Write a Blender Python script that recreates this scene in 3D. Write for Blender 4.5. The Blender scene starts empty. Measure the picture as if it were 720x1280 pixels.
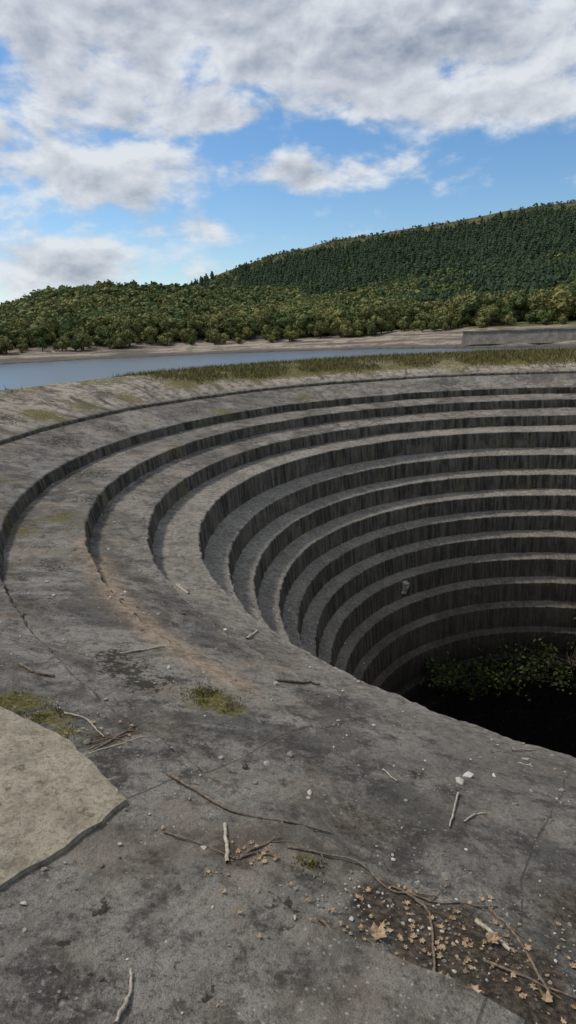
import bpy, math, random
import numpy as np
from mathutils import Vector, Matrix, noise as mn
random.seed(3); rng=np.random.default_rng(5)
scene=bpy.context.scene
# ------------------------------------------------------------------ helpers
def fract_hash(i,j,s):
    v=np.sin(i*127.1+j*311.7+s*74.7)*43758.5453
    return v-np.floor(v)
def vn(x,y,s=0):
    x=np.asarray(x,float);y=np.asarray(y,float)
    i=np.floor(x);j=np.floor(y);u=x-i;v=y-j
    u=u*u*(3-2*u);v=v*v*(3-2*v)
    a=fract_hash(i,j,s);b=fract_hash(i+1,j,s);c=fract_hash(i,j+1,s);d=fract_hash(i+1,j+1,s)
    return (a*(1-u)+b*u)*(1-v)+(c*(1-u)+d*u)*v
def fbm(x,y,s=0,o=4):
    t=0;a=.5;
    for k in range(o):
        t=t+a*vn(x*2**k,y*2**k,s+k*3.1);a*=.5
    return t
def sstep(a,b,x):
    t=np.clip((x-a)/(b-a),0,1);return t*t*(3-2*t)
class NB:
    def __init__(s,tree): s.t=tree;s.n=tree.nodes;s.l=tree.links
    def new(s,typ,**kw):
        n=s.n.new(typ)
        for k,v in kw.items(): setattr(n,k,v)
        return n
    def put(s,sock,v):
        if isinstance(v,bpy.types.NodeSocket): s.l.new(v,sock)
        elif v is not None: sock.default_value=v
    def m(s,op,a,b=None,c=None,clamp=False):
        n=s.new('ShaderNodeMath',operation=op,use_clamp=clamp)
        s.put(n.inputs[0],a)
        if b is not None: s.put(n.inputs[1],b)
        if c is not None: s.put(n.inputs[2],c)
        return n.outputs[0]
    def mr(s,v,a,b,c=0.,d=1.,smooth=True):
        n=s.new('ShaderNodeMapRange');n.interpolation_type='SMOOTHSTEP' if smooth else 'LINEAR'
        s.put(n.inputs['Value'],v);n.inputs['From Min'].default_value=a;n.inputs['From Max'].default_value=b
        n.inputs['To Min'].default_value=c;n.inputs['To Max'].default_value=d
        return n.outputs['Result']
    def mix(s,f,a,b,mode='MIX'):
        n=s.new('ShaderNodeMix',data_type='RGBA',blend_type=mode)
        s.put(n.inputs[0],f)
        def c(v): return (*v,1) if isinstance(v,tuple) and len(v)==3 else v
        s.put(n.inputs[6],c(a));s.put(n.inputs[7],c(b));return n.outputs[2]
    def noise(s,vec,scale,detail=6,rough=.6,dist=0.,out='Fac'):
        n=s.new('ShaderNodeTexNoise')
        if vec is not None: s.put(n.inputs['Vector'],vec)
        n.inputs['Scale'].default_value=scale;n.inputs['Detail'].default_value=detail
        n.inputs['Roughness'].default_value=rough;n.inputs['Distortion'].default_value=dist
        return n.outputs[out]
    def vor(s,vec,scale,feature='F1',out='Distance'):
        n=s.new('ShaderNodeTexVoronoi',feature=feature)
        s.put(n.inputs['Vector'],vec);n.inputs['Scale'].default_value=scale
        return n.outputs[out]
    def xyz(s,a,b,c):
        n=s.new('ShaderNodeCombineXYZ');s.put(n.inputs[0],a);s.put(n.inputs[1],b);s.put(n.inputs[2],c);return n.outputs[0]
    def sep(s,v):
        n=s.new('ShaderNodeSeparateXYZ');s.put(n.inputs[0],v);return n.outputs
    def attr(s,name,out='Fac'):
        n=s.new('ShaderNodeAttribute');n.attribute_name=name;return n.outputs[out]
def material(name):
    m=bpy.data.materials.new(name);m.use_nodes=True
    nb=NB(m.node_tree);b=m.node_tree.nodes['Principled BSDF']
    return m,nb,b
def bump(nb,b,h,strength,dist):
    n=nb.new('ShaderNodeBump');n.inputs['Strength'].default_value=strength;n.inputs['Distance'].default_value=dist
    nb.put(n.inputs['Height'],h);nb.l.new(n.outputs[0],b.inputs['Normal'])
def mesh_np(name,V,F,mats,attrs=None,smooth=False,matidx=None):
    me=bpy.data.meshes.new(name)
    V=np.asarray(V,np.float32)
    loops=np.concatenate([f.ravel() for f in F]).astype(np.int32)
    tot=np.concatenate([np.full(len(f),f.shape[1]) for f in F]).astype(np.int32)
    st=np.concatenate([[0],np.cumsum(tot)[:-1]]).astype(np.int32)
    me.vertices.add(len(V));me.vertices.foreach_set('co',V.ravel())
    me.loops.add(len(loops));me.loops.foreach_set('vertex_index',loops)
    me.polygons.add(len(tot));me.polygons.foreach_set('loop_start',st);me.polygons.foreach_set('loop_total',tot)
    me.update(calc_edges=True)
    me.polygons.foreach_set('use_smooth',np.full(len(tot),smooth))
    for k,v in (attrs or {}).items():
        a=me.attributes.new(k,'FLOAT','POINT');a.data.foreach_set('value',np.asarray(v,np.float32))
    ob=bpy.data.objects.new(name,me);scene.collection.objects.link(ob)
    for m in mats: me.materials.append(m)
    return ob
# ------------------------------------------------------------------ spillway profile
CAM=np.array([-5.93,-10.01,1.7]); PHI0=math.atan2(CAM[1],CAM[0])
RK=[11.10,9.81,8.89,8.11,7.39,6.96,6.56,6.15,5.84,5.53,5.26,5.02,4.82,4.66,4.53,4.43,4.36]
ZK=[0,-.39,-.66,-1.02,-1.37,-1.95,-2.43,-2.91,-3.39,-3.89,-4.42,-5.0,-5.6,-6.25,-6.95,-7.7,-8.5]
HK=[.08,.20,.25,.29,.46,.40,.40,.40,.41,.44,.49,.51,.56,.62,.68,.72,.6]
NT=[26,20,20,16,9,8,8,7,7,6,6,5,5,5,5,5,5]
def prof(w):
    P=[(16.5,-14),(15.6,-6),(15.0,-.9),(14.6,-.1),(14.2,.33)]
    for r in np.linspace(13.9,11.16,60):
        P.append((r,np.interp(r,[11.1,12.3,13.3,13.9],[0,.36,.59,.52])))
    for k in range(len(RK)):
        r,z,h=RK[k],ZK[k],HK[k]*w
        P.append((r+.012,z-.001));P.append((r-.004,z-.016*w))
        P.append((r-.02,z-h*.5));P.append((r-.03,z-h))
        if k+1<len(RK):
            r2,z2=RK[k+1]+.03,ZK[k+1]+.002
            for t in np.linspace(0,1,NT[k]+1)[1:]:
                P.append((r-.03+(r2-r+.03)*t,(z-h)+(z2-z+h)*t))
    P+= [(4.3,-9.6),(4.25,-11),(4.2,-13),(4.1,-14),(2,-14.1),(0.01,-14.1)]
    return np.array(P)
PF=prof(1.);PN=prof(.17)
def disp(x,y):
    return .035*(fbm(x*.7,y*.7,1)-.47)+.022*(fbm(x*4,y*4,2)-.47)
def wgt(phi):
    d=np.abs((phi-PHI0+np.pi)%(2*np.pi)-np.pi)
    return sstep(math.radians(26),math.radians(41),d)
def surf(x,y):
    x=np.asarray(x,float);y=np.asarray(y,float)
    r=np.hypot(x,y);w=wgt(np.arctan2(y,x))
    a=np.interp(-r,-PF[:,0],PF[:,1]);b=np.interp(-r,-PN[:,0],PN[:,1])
    return a*w+b*(1-w)+disp(x,y)
NPHI=1680
phi=np.linspace(-np.pi,np.pi,NPHI,endpoint=False)
w=wgt(phi)[:,None]
Rr=PF[None,:,0]*np.ones((NPHI,1));Zz=PF[None,:,1]*w+PN[None,:,1]*(1-w)
wob=.030*(vn(phi*40,0*phi,7)-.5)[:,None]+.024*(vn(phi*170,0*phi,8)-.5)[:,None]
Rr=Rr+wob*((Rr<11.5)&(Rr>4.35))
X=Rr*np.cos(phi)[:,None];Y=Rr*np.sin(phi)[:,None]
Zz=Zz+disp(X,Y)
M=PF.shape[0]
V=np.stack([X,Y,Zz],-1).reshape(-1,3)
ii=np.arange(NPHI)[:,None];jj=np.arange(M-1)[None,:]
i2=(ii+1)%NPHI
Fq=np.stack([ii*M+jj,ii*M+jj+1,i2*M+jj+1,i2*M+jj],-1).reshape(-1,4)
Fq=Fq[:,::-1]
MOSS=[(-9.05,-1.95,.42,.8),(-9.15,-.3,.5,.6),(-9.3,-2.6,.35,.8),(-9.75,-3.1,.3,1.1),(-6.48,-6.52,.17,1.2),(-6.36,-6.62,.13,1.1),(-6.55,-6.4,.12,.8),(-7.52,-6.93,.16,1.2),(-7.3,-7.05,.12,1.1),(-7.18,-7.2,.09,1.),
(-5.91,-8.05,.06,.9),(-11.1,3.3,.6,1.),(-10.6,4.6,.5,.9),(-8.9,8.3,.8,1.),(-9.9,-3.3,.4,.9),(-10.2,-1.0,.4,.6),(-8.2,8.9,.6,.9),(-6.9,9.6,.7,.8),(-3,11.3,.6,.8),(0,11.6,.7,.8),(-7.9,1.5,.3,.7),(-8.3,3.2,.35,.7),
(-11.6,1.2,.5,.9),(-9.9,6.1,.5,.9),(-7.6,6.6,.5,.8),(-5.2,8.8,.5,.8),(-8.6,-2.3,.25,.7)]
DARKM=[(-7.12,-6.2,.2,1.1),(-6.95,-6.4,.16,1.1),(-7.25,-6.0,.16,1.),(-6.8,-6.3,.12,.9),(-6.61,-8.41,.045,1.3),(-6.68,-8.56,.035,1.2),(-6.2,-8.72,.05,1),(-9.4,.6,.5,.9),(-5.3,-7.2,.09,.9),(-8.9,-.9,.3,.9),(-7.9,-2.8,.2,.6),(-10.3,2.0,.5,.9),(-9.7,3.6,.4,.9),(-6.0,-8.3,.08,.7),(-6.9,-7.7,.1,.5),(-6.6,-8.7,.1,.6),(-11.5,2.5,.5,.9),(-10.5,6,.5,.9),(-8.3,6.2,.5,.8),(-8.4,-3.9,.25,.7),(-7.0,-4.4,.25,.6)]
DIRT=[(-5.45,-8.43,.2,1.2),(-5.62,-8.28,.15,1.1),(-5.28,-8.6,.2,1.2),(-6.2,-8.02,.14,.7),(-5.6,-7.7,.3,.5),(-6.95,-7.25,.15,.7),(-4.9,-8.2,.3,.6),(-6.5,-8.2,.2,.5),(-5.9,-7.2,.3,.45),(-6.2,-5.0,.35,.5),(-7.6,-3.6,.3,.55),(-8.1,-5.2,.4,.5)]
x,y=V[:,0],V[:,1];r=np.hypot(x,y);ph=np.arctan2(y,x)
def blobs(L):
    o=np.zeros(len(V))
    for a,b,s,k in L: o=np.maximum(o,k*np.exp(-((x-a)**2+(y-b)**2)/(2*(s*.8)**2)))
    return o
deg=np.degrees(ph)
far=sstep(150,128,deg)*sstep(35,60,deg)
strip=far*sstep(11.3,12.0,r)*(.35+.75*fbm(x*.8,y*.8,21))*1.35
strip2=sstep(12.1,13.0,r)*.75*sstep(185,150,np.abs(deg))*(fbm(x*1.2,y*1.2,25)>.42)
foot=np.zeros(len(V))
for k in range(0,7):
    q=(RK[k]-.03-r);foot=np.maximum(foot,np.where((q>0)&(q<.5),np.exp(-q/.09),0)*w.repeat(M,1).ravel())
foot=foot*(.2+.9*(fbm(deg*.25,r*.9,91)>.5))
moss=np.maximum(np.maximum(np.maximum(blobs(MOSS),strip),strip2),foot*.65)
ST=[(-8.35,-2.95),(-8.20,-3.26),(-7.87,-4.05),(-7.57,-4.58),(-7.02,-5.47),(-6.38,-6.10)]
tan=np.zeros(len(V))
for (a,b),(c,d) in zip(ST[:-1],ST[1:]):
    L2=(c-a)**2+(d-b)**2;t=np.clip(((x-a)*(c-a)+(y-b)*(d-b))/L2,0,1)
    q=np.hypot(x-a-t*(c-a),y-b-t*(d-b));tan=np.maximum(tan,np.exp(-(q/.17)**2))
# ------------------------------------------------------------------ concrete
def concrete(name,slab=False):
    m,nb,b=material(name)
    geo=nb.new('ShaderNodeNewGeometry');P=geo.outputs['Position'];s=nb.sep(P)
    rr=nb.m('SQRT',nb.m('ADD',nb.m('MULTIPLY',s[0],s[0]),nb.m('MULTIPLY',s[1],s[1])))
    an=nb.m('ARCTAN2',s[1],s[0])
    n1=nb.noise(P,1.1,8,.62,.3);n2=nb.noise(P,5.5,8,.68,.2);n3=nb.noise(P,42,6,.7);n4=nb.noise(P,150,3,.7);n0=nb.noise(P,.45,5,.6,.5);n5=nb.noise(P,14,7,.72,.3)
    col=nb.mix(nb.mr(n1,.40,.57),(.100,.089,.077),(.275,.250,.215))
    col=nb.mix(nb.m('MULTIPLY',nb.mr(n2,.42,.62),.60),col,(.32,.295,.255))
    col=nb.mix(nb.m('MULTIPLY',nb.mr(n2,.49,.36),.80),col,(.056,.049,.042))
    col=nb.mix(nb.m('MULTIPLY',nb.mr(n5,.53,.62),.50),col,(.36,.335,.29))
    col=nb.mix(nb.m('MULTIPLY',nb.mr(n5,.46,.36),.65),col,(.052,.046,.039))
    col=nb.mix(nb.m('MULTIPLY',nb.mr(n3,.52,.68),.6),col,(.38,.35,.30))
    col=nb.mix(nb.m('MULTIPLY',nb.mr(n3,.48,.30),.75),col,(.042,.037,.032))
    col=nb.mix(nb.m('MULTIPLY',nb.mr(n4,.50,.34),.5),col,(.048,.043,.037))
    warm=nb.noise(P,2.3,4,.5)
    col=nb.mix(nb.m('MULTIPLY',nb.mr(warm,.50,.66),.38),col,(.265,.205,.145))
    # large damp stains with soft dark margins
    n6=nb.noise(P,.75,7,.7,1.2)
    col=nb.mix(nb.m('MULTIPLY',nb.mr(n6,.50,.40),.6),col,(.060,.055,.048))
    col=nb.mix(nb.m('MULTIPLY',nb.mr(n0,.52,.40),.4),col,(.080,.072,.062))
    cr=nb.mr(rr,10.9,11.5)
    nearc=nb.m('MULTIPLY',cr,nb.mr(s[1],-6.5,-2.,0,1))
    col=nb.mix(nb.m('MULTIPLY',nearc,.70),col,nb.mix(nb.mr(n2,.38,.58),(.17,.142,.11),(.45,.385,.30)))
    sv=nb.xyz(nb.m('MULTIPLY',an,26.),nb.m('MULTIPLY',rr,.55),0.)
    st=nb.noise(sv,1.,6,.7,.6)
    col=nb.mix(nb.m('MULTIPLY',nb.mr(st,.51,.62),nb.m('ADD',.36,nb.m('MULTIPLY',nearc,.5))),col,(.068,.060,.050))
    if slab:
        col=nb.mix(nb.mr(n2,.3,.62),(.32,.275,.20),(.48,.42,.315))
        col=nb.mix(nb.m('MULTIPLY',nb.mr(n5,.50,.40),.5),col,(.20,.17,.12))
        col=nb.mix(nb.m('MULTIPLY',nb.mr(n3,.52,.32),.6),col,(.15,.125,.09))
        col=nb.mix(nb.m('MULTIPLY',nb.mr(n1,.50,.64),.5),col,(.22,.185,.125))
        col=nb.mix(nb.m('MULTIPLY',nb.mr(nb.noise(P,13,6,.7),.56,.66),.7),col,(.09,.08,.04))
    else:
        tn=nb.m('MULTIPLY',nb.attr('tan'),nb.mr(n2,.3,.6,.55,1.))
        col=nb.mix(nb.m('MULTIPLY',tn,.85),col,nb.mix(nb.mr(n5,.4,.6),(.28,.205,.135),(.44,.33,.225)))
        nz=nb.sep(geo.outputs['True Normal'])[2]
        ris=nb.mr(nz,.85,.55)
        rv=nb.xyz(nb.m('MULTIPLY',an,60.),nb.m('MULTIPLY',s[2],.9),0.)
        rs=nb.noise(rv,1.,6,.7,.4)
        # inner ledges: paler tops
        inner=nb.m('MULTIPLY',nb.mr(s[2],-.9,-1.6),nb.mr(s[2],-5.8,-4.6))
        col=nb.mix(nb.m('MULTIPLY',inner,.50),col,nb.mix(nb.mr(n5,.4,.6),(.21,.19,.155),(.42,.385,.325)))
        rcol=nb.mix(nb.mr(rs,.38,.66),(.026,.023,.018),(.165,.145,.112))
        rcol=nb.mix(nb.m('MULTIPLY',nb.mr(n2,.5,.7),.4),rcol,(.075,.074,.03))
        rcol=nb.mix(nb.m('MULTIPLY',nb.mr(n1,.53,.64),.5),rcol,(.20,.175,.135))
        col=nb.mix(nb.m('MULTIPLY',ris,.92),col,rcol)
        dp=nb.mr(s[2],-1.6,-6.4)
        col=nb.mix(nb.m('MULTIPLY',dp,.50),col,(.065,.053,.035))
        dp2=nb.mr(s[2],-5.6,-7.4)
        col=nb.mix(dp2,col,(.010,.009,.007))  # darkness of the deep shaft painted into the wall colour, down to near black
        aw=nb.m('ADD',nb.m('MULTIPLY',an,40/(2*math.pi)),nb.m('MULTIPLY',nb.noise(P,1.5,3,.5),.10))
        fr=nb.m('ABSOLUTE',nb.m('SUBTRACT',nb.m('FRACT',aw),.5))
        jw=nb.m('MULTIPLY',nb.m('DIVIDE',.03,rr),nb.mr(n2,.35,.6,.1,1.4))
        jt=nb.m('MULTIPLY',nb.m('LESS_THAN',fr,jw),nb.mr(s[2],-1.5,-.8))
        col=nb.mix(nb.m('MULTIPLY',jt,.5),col,(.03,.026,.02))
        di=nb.mr(nb.m('ADD',nb.attr('dirt'),nb.m('MULTIPLY',nb.m('SUBTRACT',n2,.5),1.6)),.35,.75)
        col=nb.mix(nb.m('MULTIPLY',di,.88),col,nb.mix(nb.mr(n3,.4,.65),(.030,.023,.015),(.13,.095,.062)))
        dm=nb.mr(nb.m('ADD',nb.attr('darkm'),nb.m('MULTIPLY',nb.m('SUBTRACT',nb.noise(P,22,6,.7),.5),4.2)),.6,1.0)
        dm=nb.m('MULTIPLY',dm,nb.mr(nb.attr('darkm'),.1,.3))
        col=nb.mix(nb.m('MULTIPLY',dm,.88),col,(.030,.027,.014))
        mo=nb.mr(nb.m('ADD',nb.attr('moss'),nb.m('ADD',nb.m('MULTIPLY',nb.m('SUBTRACT',n5,.5),2.2),nb.m('MULTIPLY',nb.m('SUBTRACT',n3,.5),1.6))),.5,.95)
        mo=nb.m('MULTIPLY',mo,nb.mr(nb.attr('moss'),.1,.35))
        mc=nb.mix(nb.mr(n3,.35,.65),(.055,.050,.018),(.20,.17,.045))
        col=nb.mix(mo,col,mc)
    vc=nb.vor(P,30);vs=nb.vor(P,9)
    pick=nb.mr(nb.noise(P,3.1,3,.5),.45,.62)
    sp=nb.m('MULTIPLY',nb.m('LESS_THAN',vc,.16),pick)
    col=nb.mix(nb.m('MULTIPLY',sp,.6),col,(.47,.44,.39))
    sp2=nb.m('LESS_THAN',nb.m('ADD',vs,nb.m('MULTIPLY',n3,.12)),.13)
    col=nb.mix(nb.m('MULTIPLY',sp2,.45),col,(.40,.385,.35))
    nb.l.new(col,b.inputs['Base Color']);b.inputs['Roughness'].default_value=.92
    b.inputs['Specular IOR Level'].default_value=.22
    h=nb.m('ADD',nb.m('ADD',nb.m('MULTIPLY',n3,.6),nb.m('MULTIPLY',n5,.7)),nb.m('ADD',nb.m('MULTIPLY',n2,1.1),nb.m('MULTIPLY',n4,.35)))
    bump(nb,b,h,.9,.035)
    return m
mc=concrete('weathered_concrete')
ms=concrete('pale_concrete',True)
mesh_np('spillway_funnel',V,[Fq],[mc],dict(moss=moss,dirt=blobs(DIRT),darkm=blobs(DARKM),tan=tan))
# ------------------------------------------------------------------ loose slabs
import bmesh
def slab(name,poly,h,mat):
    bm=bmesh.new();vs=[bm.verts.new((a,b,0)) for a,b in poly]
    f=bm.faces.new(vs)
    if f.normal.z<0: f.normal_flip()
    bmesh.ops.triangulate(bm,faces=bm.faces[:])
    for _ in range(5):
        bmesh.ops.subdivide_edges(bm,edges=[e for e in bm.edges if e.calc_length()>.05],cuts=1,use_grid_fill=False)
        bmesh.ops.triangulate(bm,faces=bm.faces[:])
    for v in bm.verts:
        if v.is_boundary:
            v.co.x+=(mn.noise(v.co*9)*.016)+mn.noise(v.co*31)*.010;v.co.y+=(mn.noise(v.co*9+Vector((5,5,5)))*.016)
    top=bm.faces[:]
    for v in bm.verts: v.co.z=float(surf(v.co.x,v.co.y))+h
    r=bmesh.ops.extrude_face_region(bm,geom=top)
    newv=set(g for g in r['geom'] if isinstance(g,bmesh.types.BMVert))
    for v in bm.verts:
        if v not in newv: v.co.z-=h+.05
    bmesh.ops.recalc_face_normals(bm,faces=bm.faces[:])
    me=bpy.data.meshes.new(name);bm.to_mesh(me);bm.free();me.materials.append(mat)
    ob=bpy.data.objects.new(name,me);scene.collection.objects.link(ob);return ob
slab('concrete_slab',[(-8.3,-6.5),(-7.56,-7.05),(-7.11,-7.30),(-6.69,-7.76),(-6.83,-8.13),(-6.96,-8.37),(-7.2,-8.9),(-8.6,-8.2)],.016,ms)
slab('concrete_slab',[(-6.27,-8.80),(-6.06,-8.57),(-5.94,-8.38),(-5.75,-8.47),(-5.45,-8.62),(-5.30,-8.72),(-5.6,-9.3),(-6.5,-9.2)],.020,mc)
# ------------------------------------------------------------------ environment
WZ=-8.0
def azd(x,y):
    dx=x-CAM[0];dy=y-CAM[1];return np.degrees(np.arctan2(dx,dy)),np.hypot(dx,dy)
def shore(az):
    return np.interp(az,[-180,-90,-40,-24,-10,0,8,15,25,40,90,180],[310,320,315,305,300,288,272,250,228,205,240,310])
RTA=[-180,-60,-34,-24,-12,-5,0,5,10,17,24.4,35,60,100,180]
RTV=[.05,.05,.015,.015,.04,.085,.110,.124,.132,.143,.152,.165,.13,.06,.05]
def hgt(x,y):
    az,d=azd(x,y)
    ds=shore(az)+14*(fbm(az*.35,az*0,31)-.5)
    bz=np.interp(az,[-180,-24,0,4,10,18,30,90,180],[-4.3,-4.3,-4.6,-3.8,-2.2,-.9,-.6,-3,-4.5])
    lt=np.interp(az,[-180,-60,-36,-30,-24.5,-19.7,-14.8,-11.4,-6,0,5,12,180],[.05,.04,.008,.010,.024,.050,.058,.058,.052,.042,.025,.0,.0])
    rt=np.interp(az,RTA,RTV)+.004*(fbm(az*.4,az*0,33)-.5)
    d0=ds+38;tb=(bz-1.7)/d0
    z=np.where(d<ds,WZ-2-(ds-d)*.03,WZ+ (bz-WZ)*np.clip((d-ds)/38,0,1)**.9)
    z=np.maximum(z,-16)
    def hill(dr,tr,pw):
        t=np.clip((d-d0)/(dr-d0),0,1)
        tt=tb+(tr-tb)*t**pw
        zz=1.7+d*tt
        return np.where(d>dr,1.7+dr*tr-(d-dr)*.12,zz)
    zl=hill(560,lt,.85);zr=hill(1150,rt,.9)
    n=(fbm(x*.012,y*.012,40)-.47)*14*np.clip((d-d0)/120,0,1)*np.clip((1300-d)/300,0.2,1)
    zh=np.maximum(zl,zr)+n*.5
    return np.where(d>d0,np.maximum(zh,-6),z)
dd=np.unique(np.concatenate([np.linspace(10,180,8),np.linspace(180,340,60),np.linspace(340,1250,90),np.array([1400,1700,2200,3000,4500])]))
aa=np.radians(np.concatenate([np.linspace(-60,60,420),np.linspace(62,298,90)]))
DX=CAM[0]+np.sin(aa)[:,None]*dd[None];DY=CAM[1]+np.cos(aa)[:,None]*dd[None]
DZ=hgt(DX,DY);DZ[:,dd>1500]=np.minimum(DZ[:,dd>1500],-20)
na,nd=DX.shape
Vt=np.stack([DX,DY,DZ],-1).reshape(-1,3)
ii=np.arange(na)[:,None];jj=np.arange(nd-1)[None];i2=(ii+1)%na
Ft=np.stack([ii*nd+jj,ii*nd+jj+1,i2*nd+jj+1,i2*nd+jj],-1).reshape(-1,4)[:,::-1]
c=len(Vt);Vt=np.vstack([Vt,[[CAM[0],CAM[1],-16]]])
i1=np.arange(na);Fc=np.stack([i1*nd,((i1+1)%na)*nd,np.full(na,c)],-1)[:,::-1]
m,nb,b=material('hill_ground')
geo=nb.new('ShaderNodeNewGeometry');P=geo.outputs['Position'];s=nb.sep(P)
n=nb.noise(P,.02,8,.6);nf=nb.noise(P,.15,6,.65);nl=nb.noise(nb.xyz(nb.m('MULTIPLY',s[0],.03),nb.m('MULTIPLY',s[1],.03),nb.m('MULTIPLY',s[2],1.2)),1.,4,.6)
beach=nb.mix(nb.mr(nl,.38,.62),(.125,.105,.086),(.33,.275,.22))
beach=nb.mix(nb.m('MULTIPLY',nb.mr(nf,.48,.62),.65),beach,(.10,.088,.06))
wet=nb.mr(nb.m('ADD',s[2],nb.m('MULTIPLY',nl,1.5)),-7.0,-5.4)
beach=nb.mix(wet,(.10,.09,.08),beach)
green=nb.mix(nb.mr(nf,.35,.65),(.06,.075,.025),(.13,.13,.05))
moor=nb.mix(nb.mr(n,.4,.6),(.135,.105,.062),(.10,.11,.045))
moor=nb.mix(nb.m('MULTIPLY',nb.mr(nf,.42,.60),.7),moor,(.060,.060,.028))
lvl=nb.m('ADD',s[2],nb.m('MULTIPLY',nf,5.))
c1=nb.mix(nb.mr(lvl,.2,2.6),beach,green)
c1=nb.mix(nb.mr(nb.m('ADD',s[2],nb.m('MULTIPLY',n,50.)),90,130),c1,moor)
nb.l.new(c1,b.inputs['Base Color']);b.inputs['Roughness'].default_value=1;b.inputs['Specular IOR Level'].default_value=.1
bump(nb,b,nf,.8,2.)
mesh_np('hills',Vt,[Ft,Fc],[m])
# water
m,nb,b=material('lake_water')
geo=nb.new('ShaderNodeNewGeometry');P=geo.outputs['Position']
b.inputs['Base Color'].default_value=(.10,.13,.16,1);b.inputs['Roughness'].default_value=.28;b.inputs['IOR'].default_value=1.33
mp=nb.new('ShaderNodeMapping');nb.l.new(P,mp.inputs[0]);mp.inputs['Scale'].default_value=(.5,1.,1.)
h=nb.m('ADD',nb.noise(mp.outputs[0],.9,4,.6),nb.m('MULTIPLY',nb.noise(mp.outputs[0],.06,3,.5),2.))
bump(nb,b,h,.35,.12)
t=np.linspace(0,2*np.pi,96,endpoint=False)
Vw=np.vstack([np.stack([15.6*np.cos(t),15.6*np.sin(t),0*t+WZ],-1),np.stack([-6+420*np.cos(t),-10+420*np.sin(t),0*t+WZ],-1)])
i1=np.arange(96);Fw=np.stack([i1,i1+96,(i1+1)%96+96,(i1+1)%96],-1)
mesh_np('lake_water',Vw,[Fw],[m])
# ------------------------------------------------------------------ forest
def ico():
    bm=bmesh.new();bmesh.ops.create_icosphere(bm,subdivisions=2,radius=1)
    v=np.array([q.co[:] for q in bm.verts]);f=np.array([[q.index for q in g.verts] for g in bm.faces]);bm.free();return v,f
IV,IF=ico()
def quads(c,size,nn,r_):
    k=len(c);a=r_.normal(size=(k,3));a/=np.linalg.norm(a,axis=1)[:,None]
    b_=np.cross(a,r_.normal(size=(k,3)));b_/=np.linalg.norm(b_,axis=1)[:,None]
    s_=size*(.6+.8*r_.random((k,1)))
    v=np.stack([c-a*s_-b_*s_*.6,c+a*s_*.9-b_*s_*.7,c+a*s_+b_*s_*.6,c-a*s_*.8+b_*s_*.8],1).reshape(-1,3)
    f=np.arange(4*k).reshape(-1,4);return v,f
def tree_decid(seed,dense):
    r_=np.random.default_rng(seed);Vs=[];Fs=[];T3=[];off=0;tint=[]
    k=6;a=np.linspace(0,2*np.pi,k,endpoint=False)
    lv=[(0,.045),(.25,.032),(.55,.015)]
    tv=np.concatenate([np.stack([rr_*np.cos(a)+.02*zz,rr_*np.sin(a),0*a+zz],-1) for zz,rr_ in lv]);tf=[]
    for l in range(2):
        for i in range(k): tf.append([l*k+i,l*k+(i+1)%k,(l+1)*k+(i+1)%k,(l+1)*k+i])
    Vs.append(tv);Fs.append(np.array(tf));off=len(tv);tint.append(np.full(len(tv),-1.))
    nl=6 if dense else 3
    for q in range(nl):
        ang=q*2*np.pi/nl+r_.random();rad=.17+.09*r_.random()
        cc=np.array([rad*np.cos(ang),rad*np.sin(ang),.28+.42*r_.random()]) if q else np.array([0,0,.74])
        sz=np.array([.20,.20,.20])*(.65+.6*r_.random())
        d=.012
        lvv=np.array([[d,0,.2],[-d,d,.2],[0,-d,.2],[cc[0],cc[1],cc[2]]]);Vs.append(lvv);T3.append(np.array([[0,1,3],[1,2,3],[2,0,3]])+off);off+=4;tint.append(np.full(4,-1.))
        v=IV*(1+.6*(r_.random((len(IV),1))-.5))*sz*.74+cc
        Vs.append(v);T3.append(IF+off);off+=len(v);tint.append(.25+.25*r_.random()+.35*(v[:,2]-.3)+.25*(r_.random(len(v))-.5))
        n_=80 if dense else 18
        p=r_.normal(size=(n_,3));p/=np.linalg.norm(p,axis=1)[:,None]
        p=p*sz*(.70+.5*r_.random((n_,1)))+cc
        v,f=quads(p,.034 if dense else .055,0,r_)
        Vs.append(v);Fs.append(f+off);off+=len(v);tint.append(np.repeat(.25+.65*r_.random(n_),4))
    return np.vstack(Vs),np.vstack(Fs),np.vstack(T3),np.concatenate(tint)
def tree_conifer(seed):
    r_=np.random.default_rng(seed);Vs=[];T=[];off=0
    for l in range(5):
        z0=.08+.17*l;R_=.21*(1-l*.155);k=9
        a=np.linspace(0,2*np.pi,k,endpoint=False)+r_.random()
        q=R_*(.5+.9*r_.random(k))
        ring=np.stack([q*np.cos(a),q*np.sin(a),z0+.08*r_.random(k)-.03],-1)
        Vs.append(np.vstack([ring,[[0,0,z0+.22]]]))
        T.append(np.array([[i,(i+1)%k,k] for i in range(k)])+off);off+=k+1
    k=5;a=np.linspace(0,2*np.pi,k,endpoint=False)
    Vs.append(np.vstack([np.stack([.02*np.cos(a),.02*np.sin(a),0*a],-1),[[0,0,.5]]]));T.append(np.array([[i,(i+1)%k,k] for i in range(k)])+off)
    v=np.vstack(Vs);return v,np.zeros((0,4),int),np.vstack(T),np.concatenate([.3+.4*r_.random(off),np.full(6,-1.)])
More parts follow.
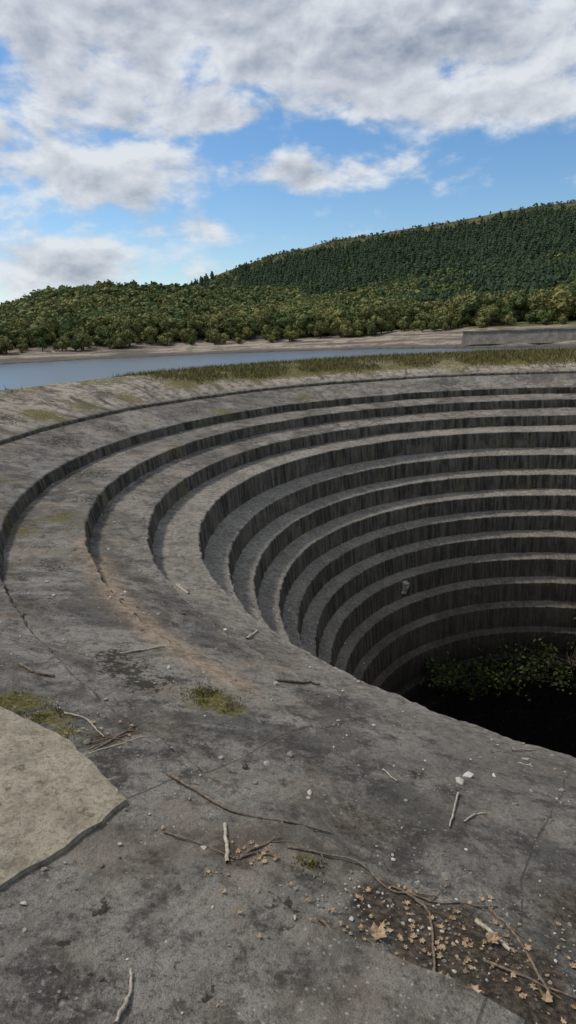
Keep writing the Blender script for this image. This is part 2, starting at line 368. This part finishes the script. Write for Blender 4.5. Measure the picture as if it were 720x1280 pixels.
def scatter(name,temps,pos,hts,wid,hue,mat):
    Vs=[];Q=[];T=[];A=[];B=[];off=0
    which=rng.integers(0,len(temps),len(pos));rot=rng.random(len(pos))*2*np.pi
    for k,(tv,tq,tt,ti) in enumerate(temps):
        I=np.where(which==k)[0]
        if not len(I): continue
        c_,s_=np.cos(rot[I])[:,None],np.sin(rot[I])[:,None]
        h_=hts[I][:,None];w_=(hts[I]*wid[I])[:,None]
        vx=(tv[None,:,0]*c_-tv[None,:,1]*s_)*w_+pos[I,0][:,None]
        vy=(tv[None,:,0]*s_+tv[None,:,1]*c_)*w_+pos[I,1][:,None]
        vz=tv[None,:,2]*h_+pos[I,2][:,None]
        Vs.append(np.stack([vx,vy,vz],-1).reshape(-1,3))
        o=off+np.arange(len(I))[:,None,None]*len(tv)
        if len(tq): Q.append((tq[None]+o).reshape(-1,4))
        T.append((tt[None]+o).reshape(-1,3))
        A.append(np.tile(ti,len(I)));B.append(np.repeat(hue[I],len(tv)));off+=len(I)*len(tv)
    Fs=([np.vstack(Q)] if Q else [])+[np.vstack(T)]
    return mesh_np(name,np.vstack(Vs),Fs,[mat],dict(tint=np.concatenate(A),hue=np.concatenate(B)))
def foliage(name,cols):
    m,nb,b=material(name)
    ti=nb.attr('tint');hu=nb.attr('hue')
    a=nb.mix(nb.mr(hu,0,1,smooth=False),cols[0],cols[1]);bb=nb.mix(nb.mr(hu,0,1,smooth=False),cols[2],cols[3])
    c=nb.mix(nb.mr(ti,0,1,smooth=False),a,bb);c=nb.mix(nb.m('LESS_THAN',ti,-.5),c,(.07,.055,.04))
    nb.l.new(c,b.inputs['Base Color']);b.inputs['Roughness'].default_value=.8;b.inputs['Specular IOR Level'].default_value=.15
    return m
mf=foliage('broadleaf_foliage',[(.036,.060,.020),(.125,.120,.038),(.082,.125,.038),(.28,.26,.09)])
mk=foliage('conifer_foliage',[(.024,.042,.022),(.034,.052,.024),(.042,.070,.032),(.068,.090,.038)])
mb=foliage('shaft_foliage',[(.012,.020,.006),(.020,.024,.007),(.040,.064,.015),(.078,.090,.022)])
def cand(n,a0,a1,f0,f1):
    az=a0+(a1-a0)*rng.random(n);d=np.sqrt(f0**2+(f1**2-f0**2)*rng.random(n))
    return az,d,CAM[0]+d*np.sin(np.radians(az)),CAM[1]+d*np.cos(np.radians(az))
az,d,x_,y_=cand(3400,-50,50,220,420);ds=shore(az)
k=(d>ds+34)&(d<ds+100)
x_,y_,az,d=x_[k],y_[k],az[k],d[k];z_=hgt(x_,y_)
h_=(6+9*rng.random(len(x_))**1.4)*np.where(d<shore(az)+50,.65,1.)
scatter('shoreline_trees',[tree_decid(i,True) for i in range(6)],np.stack([x_,y_,z_-.3],-1),h_,.85+.55*rng.random(len(x_)),np.clip(.62+.34*rng.normal(size=len(x_)),0,1),mf)
az,d,x_,y_=cand(7500,-55,12,330,585)
k=(d>shore(az)+85);x_,y_,az,d=x_[k],y_[k],az[k],d[k];z_=hgt(x_,y_);h_=7+7*rng.random(len(x_))
scatter('hillside_woodland',[tree_decid(20+i,False) for i in range(6)],np.stack([x_,y_,z_-.4],-1),h_,1.+.5*rng.random(len(x_)),np.clip(.40+.26*rng.normal(size=len(x_))+1.3*(fbm(x_*.02,y_*.02,50)-.47),0,1),mf)
az,d,x_,y_=cand(21000,-20,55,300,1150);z_=hgt(x_,y_)
tan_=(z_-1.7)/d
rtt=np.interp(az,RTA,RTV)
lim=rtt*(.87+.30*(fbm(x_*.008,y_*.008,60)-.5))
sparse=(tan_>=lim)&(rng.random(len(az))<.75*(fbm(x_*.02,y_*.02,66)>.45)+.15)
glade=(fbm(x_*.013,y_*.013,77)<.30)&(tan_>.35*rtt)
k=(d>shore(az)+80)&((tan_<lim)|sparse)&~((d<585)&(az<9))&~glade
sp_=sparse[k];x_,y_,z_,d,az=x_[k],y_[k],z_[k],d[k],az[k];h_=8+7*rng.random(len(x_));h_=np.where(sp_,2.5+4*rng.random(len(x_)),h_)
mixd=(fbm(x_*.01,y_*.01,70)+.0009*(d-500)+.20*(rng.random(len(x_))-.5)>.50)
q=mixd&~sp_
scatter('conifer_plantation',[tree_conifer(40+i) for i in range(6)],np.stack([x_,y_,z_-.4],-1)[q],h_[q]*1.0,1.3+.5*rng.random(q.sum()),rng.random(q.sum()),mk)
q=~q
scatter('hillside_woodland',[tree_decid(20+i,False) for i in range(6)],np.stack([x_,y_,z_-.4],-1)[q],h_[q]*.9,1.+.4*rng.random(q.sum()),np.clip(.30+.25*rng.normal(size=q.sum())+.6*(fbm(x_[q]*.02,y_[q]*.02,52)-.47),0,1),mf)
# ------------------------------------------------------------------ long low embankment wall on the far shore
m,nb,b=material('stone_masonry')
tc=nb.new('ShaderNodeTexCoord')
br=nb.new('ShaderNodeTexBrick');mp=nb.new('ShaderNodeMapping');nb.l.new(tc.outputs['Object'],mp.inputs[0]);mp.inputs['Rotation'].default_value=(math.radians(90),0,0)
nb.l.new(mp.outputs[0],br.inputs[0]);br.inputs['Scale'].default_value=.8
br.inputs['Color1'].default_value=(.33,.28,.23,1);br.inputs['Color2'].default_value=(.24,.20,.165,1);br.inputs['Mortar'].default_value=(.16,.14,.12,1)
c=nb.mix(nb.m('MULTIPLY',nb.mr(nb.noise(tc.outputs['Object'],.5,6,.7),.4,.6),.7),br.outputs[0],(.15,.125,.10))
so_=nb.sep(tc.outputs['Object'])
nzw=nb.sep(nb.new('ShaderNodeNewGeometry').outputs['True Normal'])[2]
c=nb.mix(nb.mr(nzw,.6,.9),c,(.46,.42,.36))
nb.l.new(c,b.inputs['Base Color']);b.inputs['Roughness'].default_value=.95
bm=bmesh.new()
NW=84;prev=None
for i in range(NW+1):
    xx=-42+i*(84/NW);top=-3.1+.35*mn.noise(Vector((xx*.13,0,0)))+(1.3 if 6<xx<20 else 0)+(.9 if xx>27 else 0)
    f_=-1.2+.3*mn.noise(Vector((xx*.2,4,0)))
    cur=[bm.verts.new(p) for p in ((xx,f_,-8),(xx,-.15,top-.5),(xx,-.5,top-.5),(xx,-.5,top),(xx,1.1,top),(xx,1.2,-8))]
    if prev:
        for a_ in range(5): bm.faces.new([prev[a_],cur[a_],cur[a_+1],prev[a_+1]])
    prev=cur
bmesh.ops.recalc_face_normals(bm,faces=bm.faces[:])
me=bpy.data.meshes.new('stone_wall');bm.to_mesh(me);bm.free();me.materials.append(m)
ob=bpy.data.objects.new('stone_wall',me);scene.collection.objects.link(ob)
a=math.radians(25.5);ob.location=(CAM[0]+238*math.sin(a),CAM[1]+238*math.cos(a),1.3);ob.rotation_euler=(0,0,-math.radians(36))
# ------------------------------------------------------------------ debris
def simple(name,c1_,c2_,scale=30,rough=.9):
    m,nb,b=material(name);tc=nb.new('ShaderNodeTexCoord')
    n=nb.noise(tc.outputs['Object'],scale,6,.7)
    nb.l.new(nb.mix(nb.mr(n,.35,.65),c1_,c2_),b.inputs['Base Color']);b.inputs['Roughness'].default_value=rough
    bump(nb,b,n,.5,.004);return m
mtw=simple('twig_bark',(.075,.055,.035),(.22,.17,.12),60)
mtp=simple('bleached_wood',(.24,.205,.155),(.48,.42,.33),60)
mle=simple('dry_leaf',(.18,.11,.055),(.42,.31,.19),40)
def tube(pts,r0,r1,jit=.006,lift=.004,seg=7,steps=9,rs=None):
    P=[]
    pts=np.array(pts,float)
    for i in range(len(pts)-1):
        for t in np.linspace(0,1,steps,endpoint=(i==len(pts)-2)):
            P.append(pts[i]*(1-t)+pts[i+1]*t)
    P=np.array(P)
    for _ in range(3): P[1:-1]=(P[:-2]+2*P[1:-1]+P[2:])/4
    P+= (rs.random(P.shape)-.5)*2*jit*.6
    z=surf(P[:,0],P[:,1])+lift+np.abs(np.sin(np.linspace(0,5,len(P))))*jit
    P=np.column_stack([P,z]);n=len(P)
    rad=np.linspace(r0,r1,n)*(1+.35*(rs.random(n)-.5))
    V=[]
    for i in range(n):
        t=P[min(i+1,n-1)]-P[max(i-1,0)];t/=np.linalg.norm(t)
        s_=np.cross(t,[0,0,1]);s_/=np.linalg.norm(s_);u_=np.cross(s_,t)
        for k in range(seg):
            a=2*np.pi*k/seg;V.append(P[i]+rad[i]*(np.cos(a)*s_+np.sin(a)*u_))
    F=[[i*seg+k,i*seg+(k+1)%seg,(i+1)*seg+(k+1)%seg,(i+1)*seg+k] for i in range(n-1) for k in range(seg)]
    return np.array(V),np.array(F),P
rs=np.random.default_rng(11)
def twig(name,pts,r0=.006,r1=.003,mat=mtw,branches=0,jit=.006):
    V,F,P=tube(pts,r0,r1,jit,rs=rs);Vs=[V];Fs=[F];off=len(V)
    for b_ in range(branches):
        i=rs.integers(2,len(P)-2);d=P[i+1]-P[i-1];d=d[:2]/np.linalg.norm(d[:2]);a=(rs.random()-.5)*2.2
        e=P[i,:2]+(.05+.08*rs.random())*np.array([d[0]*math.cos(a)-d[1]*math.sin(a),d[0]*math.sin(a)+d[1]*math.cos(a)])
        v,f,_=tube([P[i,:2],e],r1*.9,r1*.4,jit*.5,steps=5,rs=rs);Vs.append(v);Fs.append(f+off);off+=len(v)
    return mesh_np(name,np.vstack(Vs),[np.vstack(Fs)],[mat],smooth=True)
TW=[([(-6.57,-7.49),(-6.24,-7.77),(-5.80,-7.81)],.0085,.005,mtw,2),
([(-5.99,-7.98),(-5.70,-8.02),(-5.60,-8.19),(-5.43,-8.19)],.005,.003,mtw,2),
([(-7.72,-6.43),(-7.60,-6.52),(-7.46,-6.52)],.012,.008,mtw,0),
([(-7.24,-6.99),(-7.10,-7.03),(-6.96,-7.21)],.006,.003,mtp,1),
([(-6.98,-7.41),(-6.83,-7.00)],.008,.004,mtw,2),([(-7.0,-7.43),(-6.76,-7.15)],.006,.003,mtp,1),([(-6.99,-7.36),(-6.9,-7.2),(-6.8,-7.24)],.006,.003,mtw,1),([(-7.02,-7.3),(-6.8,-7.1)],.004,.002,mtw,1),
([(-6.26,-7.86),(-6.22,-8.12)],.009,.007,mtp,0),([(-6.18,-8.07),(-6.02,-7.91)],.006,.003,mtw,1),([(-6.19,-8.09),(-6.1,-8.02),(-6.03,-8.06)],.005,.003,mtw,0),([(-6.5,-7.95),(-6.32,-8.02),(-6.2,-8.09)],.004,.002,mtw,1),
([(-5.56,-8.16),(-5.47,-8.28),(-5.53,-8.57)],.006,.004,mtw,1),
([(-6.08,-5.83),(-5.9,-5.74),(-5.73,-5.58)],.012,.007,mtw,0),([(-7.21,-5.95),(-6.94,-5.69)],.009,.005,mtp,0),
([(-7.35,-2.91),(-7.15,-3.26)],.020,.014,mtp,0),([(-6.38,-4.65),(-6.30,-4.27)],.016,.010,mtp,0),
([(-6.45,-8.82),(-6.43,-8.73),(-6.45,-8.65)],.006,.004,mtp,0),([(-5.11,-7.38),(-5.24,-7.69)],.006,.004,mtp,0),
([(-5.23,-8.21),(-5.19,-8.40),(-5.18,-8.63)],.007,.004,mtw,1),([(-5.31,-8.31),(-5.24,-8.45)],.009,.006,mtp,0),
([(-5.16,-7.64),(-5.08,-7.57),(-5.03,-7.55)],.005,.003,mtp,0),([(-4.41,-6.32),(-4.20,-6.22)],.006,.004,mtp,0),([(-5.47,-7.19),(-5.42,-7.31)],.004,.003,mtp,0),
([(-6.09,-8.79),(-6.03,-8.61)],.004,.002,mtp,0),([(-5.88,-8.37),(-5.81,-8.47)],.006,.003,mtw,0),([(-5.6,-8.15),(-5.45,-8.23),(-5.2,-8.2)],.004,.003,mtw,1),
([(-5.35,-8.5),(-5.1,-8.62)],.005,.003,mtw,1)]
for t_ in TW: twig('twig',*t_)
Vs=[];Fs=[];off=0
for i in range(190):
    a=math.radians(rs.uniform(-200,60));k=rs.integers(1,12);r_=RK[k]-.05-rs.random()*.25*(RK[k]-RK[k+1])*1.2
    if k<5: r_=RK[k]-.06-rs.random()*(RK[k]-RK[k+1])*.7
    p=np.array([r_*math.cos(a),r_*math.sin(a)]);b_=rs.random()*6.28;L=.04+.13*rs.random()**2
    v,f,_=tube([p,p+L*np.array([math.cos(b_),math.sin(b_)])],.006,.003,.004,steps=4,seg=5,rs=rs);Vs.append(v);Fs.append(f+off);off+=len(v)
mesh_np('scattered_sticks',np.vstack(Vs),[np.vstack(Fs)],[mtp])
m,nb,b=material('pebble_stone');cc=nb.attr('tint')
nb.l.new(nb.mix(cc,(.10,.085,.068),(.55,.51,.45)),b.inputs['Base Color']);b.inputs['Roughness'].default_value=.9
def rocks(name,pos,size):
    bm=bmesh.new();bmesh.ops.create_icosphere(bm,subdivisions=1,radius=1)
    v=np.array([q.co[:] for q in bm.verts]);f=np.array([[q.index for q in g.verts] for g in bm.faces]);bm.free()
    n=len(pos);J=v[None]*(1+.7*(rs.random((n,len(v),1))-.5))*(np.array([1,1,.55])*(.6+.8*rs.random((n,1,3))))*size[:,None,None]
    Vv=(J+pos[:,None,:]).reshape(-1,3);Ff=(f[None]+np.arange(n)[:,None,None]*len(v)).reshape(-1,3)
    mesh_np(name,Vv,[Ff],[m],dict(tint=np.repeat(rs.random(n)**1.5,len(v))))
n=2600;a=PHI0+np.radians(rs.uniform(-38,38,n));r_=np.sqrt(rs.uniform(6.5**2,11.5**2,n))
cx_=r_*np.cos(a);cy_=r_*np.sin(a);sz=.0024+.009*rs.random(n)**3.2
n2=4200;a2=np.radians(rs.uniform(-215,70,n2));k2=rs.integers(0,13,n2);RKa=np.array(RK)
r2=RKa[k2]-.045-(RKa[k2]-RKa[k2+1]-.06)*rs.random(n2)**1.6
cx2=r2*np.cos(a2);cy2=r2*np.sin(a2);sz2=.006+.022*rs.random(n2)**3
n3=420;cx3=-5.45+.30*rs.normal(size=n3);cy3=-8.4+.22*rs.normal(size=n3);sz3=.0018+.006*rs.random(n3)**2
PX=np.concatenate([cx_,cx2,cx3]);PY=np.concatenate([cy_,cy2,cy3]);S=np.concatenate([sz,sz2,sz3])
rocks('pebbles',np.column_stack([PX,PY,surf(PX,PY)+S*.2]),S)
def leaf(p,L,rot,curl):
    o=[(0,-.5),(.16,-.32),(.42,-.3),(.28,-.08),(.5,.12),(.22,.16),(.14,.3),(0,.55),(-.14,.28),(-.26,.14),(-.48,.1),(-.27,-.1),(-.4,-.32),(-.15,-.3)]
    V=[(0,0)]+o;V=np.array(V)*L*(1+.45*(rs.random((15,1))-.5))*np.array([.8,1.]);c_,s_=math.cos(rot),math.sin(rot)
    z=curl*L*(np.sum((V/L)**2,1))*1.3+.16*L*rs.random(15)
    xx=V[:,0]*c_-V[:,1]*s_+p[0];yy=V[:,0]*s_+V[:,1]*c_+p[1]
    zz=float(surf(p[0],p[1]))+.006+z
    f=np.array([[0,i,i%14+1] for i in range(1,15)]);return np.column_stack([xx,yy,zz]),f
for p,L in (((-5.69,-8.42),.085),((-5.29,-8.41),.06),((-5.43,-8.64),.06),((-5.2,-8.63),.05),((-6.20,-8.76),.045),((-5.5,-8.6),.05)):
    v,f=leaf(p,L,rs.random()*6,.9);mesh_np('dead_leaf',v,[f],[mle])
Vs=[];Fs=[];off=0
for i in range(360):
    if i<280: p=(-5.45+.25*rs.normal(),-8.42+.18*rs.normal())
    elif i<320: p=(-6.15+.15*rs.normal(),-8.03+.09*rs.normal())
    else: p=(-6.92+.15*rs.normal(),-7.22+.13*rs.normal())
    v,f=leaf(p,.007+.024*rs.random()**2,rs.random()*6,.8*rs.random());Vs.append(v);Fs.append(f+off);off+=len(v)
mesh_np('leaf_litter',np.vstack(Vs),[np.vstack(Fs)],[mle])
m,nb,b=material('moss_grass');nb.l.new(nb.mix(nb.attr('tint'),(.055,.050,.017),(.29,.25,.075)),b.inputs['Base Color']);b.inputs['Roughness'].default_value=.9
def tufts(name,px,py,hh,wd):
    n=len(px);z=surf(px,py);a=rs.random(n)*6.28;lean=(rs.random((n,2))-.5)*1.1
    dx=np.cos(a)*wd;dy=np.sin(a)*wd
    v=np.stack([np.column_stack([px-dx,py-dy,z-.004]),np.column_stack([px+dx,py+dy,z-.004]),np.column_stack([px+lean[:,0]*hh,py+lean[:,1]*hh,z+hh])],1).reshape(-1,3)
    mesh_np(name,v,[np.arange(3*n).reshape(-1,3)],[m],dict(tint=np.repeat(rs.random(n),3)))
px=[];py=[]
for a_,b_,s_,k_ in MOSS:
    if s_<.24:
        n=int(26000*s_*s_*k_)+150;qx=a_+s_*.55*rs.normal(size=n);qy=b_+s_*.55*rs.normal(size=n)
        kk=fbm(qx*9,qy*9,81)>.44;px.append(qx[kk]);py.append(qy[kk])
px=np.concatenate(px);py=np.concatenate(py);tufts('moss_patch',px,py,.005+.010*rs.random(len(px)),.004)
n=90000;a=np.radians(rs.uniform(40,165,n));r_=rs.uniform(11.4,13.9,n);qx=r_*np.cos(a);qy=r_*np.sin(a)
dg=np.degrees(a);fr=sstep(152,125,dg)*sstep(38,60,dg);pr=(sstep(11.5,12.5,r_)*.9+.06)*fr+.14*sstep(12.6,13.4,r_)
kk=(fbm(qx*.9,qy*.9,21)*1.15>rs.random(n)*.25+.60-.38*pr)&(rs.random(n)<pr*1.3)
qx,qy=qx[kk],qy[kk];tufts('crest_grass',qx,qy,.02+.14*rs.random(len(qx))**3,.014)
def bush(name,c,R_,n,mat,nbr=16):
    Vs=[];Fs=[];T=[];ti=[];off=0
    for i in range(nbr):
        d=rs.normal(size=3);d[2]=abs(d[2])*.7+.1;d/=np.linalg.norm(d)
        e=np.array(c)+d*R_*np.array([1.2,.8,.7])*(.6+.7*rs.random());s0=np.array(c)+rs.normal(size=3)*.06
        side=np.cross(d,[0,0,1.]);side/=np.linalg.norm(side)
        v=np.array([s0+side*.015,s0-side*.015,s0+np.array([0,0,.03]),e]);Vs.append(v);T.append(np.array([[0,1,3],[1,2,3],[2,0,3]])+off);off+=4;ti.append(np.full(4,-1.))
        t_=rs.uniform(.35,1.05,(n//nbr,1));p=s0+(e-s0)*t_+rs.normal(size=(n//nbr,3))*R_*.09
        v,f=quads(p,.034,0,rs);Vs.append(v);Fs.append(f+off);off+=len(v);ti.append(np.repeat(rs.random(len(p)),4))
    V=np.vstack(Vs);mesh_np(name,V,[np.vstack(Fs),np.vstack(T)],[mat],dict(tint=np.concatenate(ti),hue=np.full(len(V),.4)))
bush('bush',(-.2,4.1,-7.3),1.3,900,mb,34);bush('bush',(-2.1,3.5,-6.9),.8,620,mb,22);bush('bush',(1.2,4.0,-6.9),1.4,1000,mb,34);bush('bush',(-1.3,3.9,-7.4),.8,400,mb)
bm=bmesh.new();bmesh.ops.create_cube(bm,size=1);bmesh.ops.subdivide_edges(bm,edges=bm.edges[:],cuts=3,use_grid_fill=True)
for v in bm.verts: v.co+=Vector((mn.noise(v.co*3),mn.noise(v.co*3+Vector((9,0,0))),mn.noise(v.co*3+Vector((0,9,0)))))*.18
for v in bm.verts: v.co=Vector((v.co.x*.17,v.co.y*.15,v.co.z*.28))
me=bpy.data.meshes.new('broken_block');bm.to_mesh(me);bm.free();me.materials.append(simple('block_concrete',(.18,.17,.15),(.52,.50,.46),12))
ob=bpy.data.objects.new('concrete_block',me);scene.collection.objects.link(ob);ob.location=(-3.1,4.22,float(surf(-3.1,4.22))+.13);ob.rotation_euler=(.25,.2,.5)
# ------------------------------------------------------------------ world
wd=bpy.data.worlds.new('World');scene.world=wd;wd.use_nodes=True
nb=NB(wd.node_tree);bg=wd.node_tree.nodes['Background'];bg.inputs['Strength'].default_value=.1
SE,SA=math.radians(52),math.radians(-62)
sky=nb.new('ShaderNodeTexSky',sky_type='NISHITA');sky.sun_disc=False;sky.sun_elevation=SE;sky.sun_rotation=SA;sky.dust_density=.5;sky.ozone_density=3.;sky.air_density=1.
hs=nb.new('ShaderNodeHueSaturation');nb.l.new(sky.outputs[0],hs.inputs['Color']);hs.inputs['Saturation'].default_value=1.22;hs.inputs['Value'].default_value=1.25
tc=nb.new('ShaderNodeTexCoord');s=nb.sep(tc.outputs['Generated'])
u=nb.m('MULTIPLY',nb.m('ARCTAN2',s[0],s[1]),180/math.pi);v=nb.m('MULTIPLY',nb.m('ARCSINE',s[2]),180/math.pi)
cov=-.26
def blob(u0,v0,su,sv,k):
    a=nb.m('DIVIDE',nb.m('SUBTRACT',u,u0),su);b_=nb.m('DIVIDE',nb.m('SUBTRACT',v,v0),sv)
    q=nb.m('ADD',nb.m('MULTIPLY',a,a),nb.m('MULTIPLY',b_,b_))
    return nb.m('MULTIPLY',nb.m('EXPONENT',nb.m('MULTIPLY',q,-1.)),k)
for q in [(-16,13.0,10,3.8,.62),(-17,17.5,8,2.5,.4),(10,21,22,4.2,.85),(20,19,8,3,.4),(-12,23,14,3.2,.65),(4.4,11.9,8.0,1.5,.66),(-7,8.2,6.5,1.4,.55),(-18,5.4,10,2.2,.65),(19,15.6,9,1.6,.5),(2,16.5,7,1.2,.3),
          (-6,19.3,2.0,1.6,-.45),(-1,17.6,2.2,1.0,-.35),(-22,19.5,2.0,1.4,-.35),(14,10.5,9,2.0,-.3),(-3,14.6,5,.9,-.4)]:
    cov=nb.m('ADD',cov,blob(*q))
cov=nb.m('ADD',cov,nb.m('MULTIPLY',nb.mr(v,24,32),.5))
cov=nb.m('ADD',cov,nb.m('MULTIPLY',nb.mr(nb.m('ABSOLUTE',u),32,50),.3))
def cn(du,dv):
    vec=nb.xyz(nb.m('MULTIPLY',nb.m('ADD',u,du),.13),nb.m('MULTIPLY',nb.m('ADD',v,dv),.24),3.7)
    return nb.noise(vec,1.,10,.57,.12)
na=cn(0.,0.);nb_=cn(-.5,.9)
big=nb.noise(nb.xyz(nb.m('MULTIPLY',u,.05),nb.m('MULTIPLY',v,.11),1.2),1.,4,.55,.2)
den=nb.m('ADD',cov,nb.m('ADD',nb.m('MULTIPLY',nb.m('SUBTRACT',na,.5),2.3),nb.m('MULTIPLY',nb.m('SUBTRACT',big,.5),.9)))
alpha=nb.mr(den,-.14,.32)
lit=nb.m('MULTIPLY',nb.m('SUBTRACT',na,nb_),3.4)
thick=nb.mr(den,.10,.80)
br_=nb.m('ADD',nb.m('SUBTRACT',.82,nb.m('MULTIPLY',thick,.48)),lit,clamp=True)
ccol=nb.mix(br_,(2.7,3.15,4.0),(7.6,7.9,8.3))
full=nb.mix(nb.m('MULTIPLY',alpha,.95),hs.outputs[0],ccol)
nb.l.new(full,bg.inputs['Color'])
sun=bpy.data.lights.new('sun','SUN');sun.energy=2.7;sun.angle=math.radians(7);sun.color=(1,.95,.87)
so=bpy.data.objects.new('sun',sun);scene.collection.objects.link(so)
dirv=Vector((math.sin(SA)*math.cos(SE),math.cos(SA)*math.cos(SE),math.sin(SE)))
so.rotation_euler=dirv.to_track_quat('Z','Y').to_euler()
# ------------------------------------------------------------------ camera
p,ro=.289,-.043
fw=Vector((0,math.cos(p),-math.sin(p)));X_=Vector((1,0,0));D_=Vector((0,-math.sin(p),-math.cos(p)))
right=X_*math.cos(ro)-D_*math.sin(ro);down=X_*math.sin(ro)+D_*math.cos(ro)
cam=bpy.data.cameras.new('camera');co=bpy.data.objects.new('camera',cam);scene.collection.objects.link(co)
mt=Matrix((right,-down,-fw)).transposed().to_4x4();mt.translation=Vector(CAM);co.matrix_world=mt
cam.sensor_fit='VERTICAL';cam.sensor_height=24;cam.lens=24*769/1280;cam.clip_end=8000;cam.clip_start=.05
scene.camera=co
scene.view_settings.view_transform='Standard';scene.view_settings.look='None';scene.view_settings.exposure=0
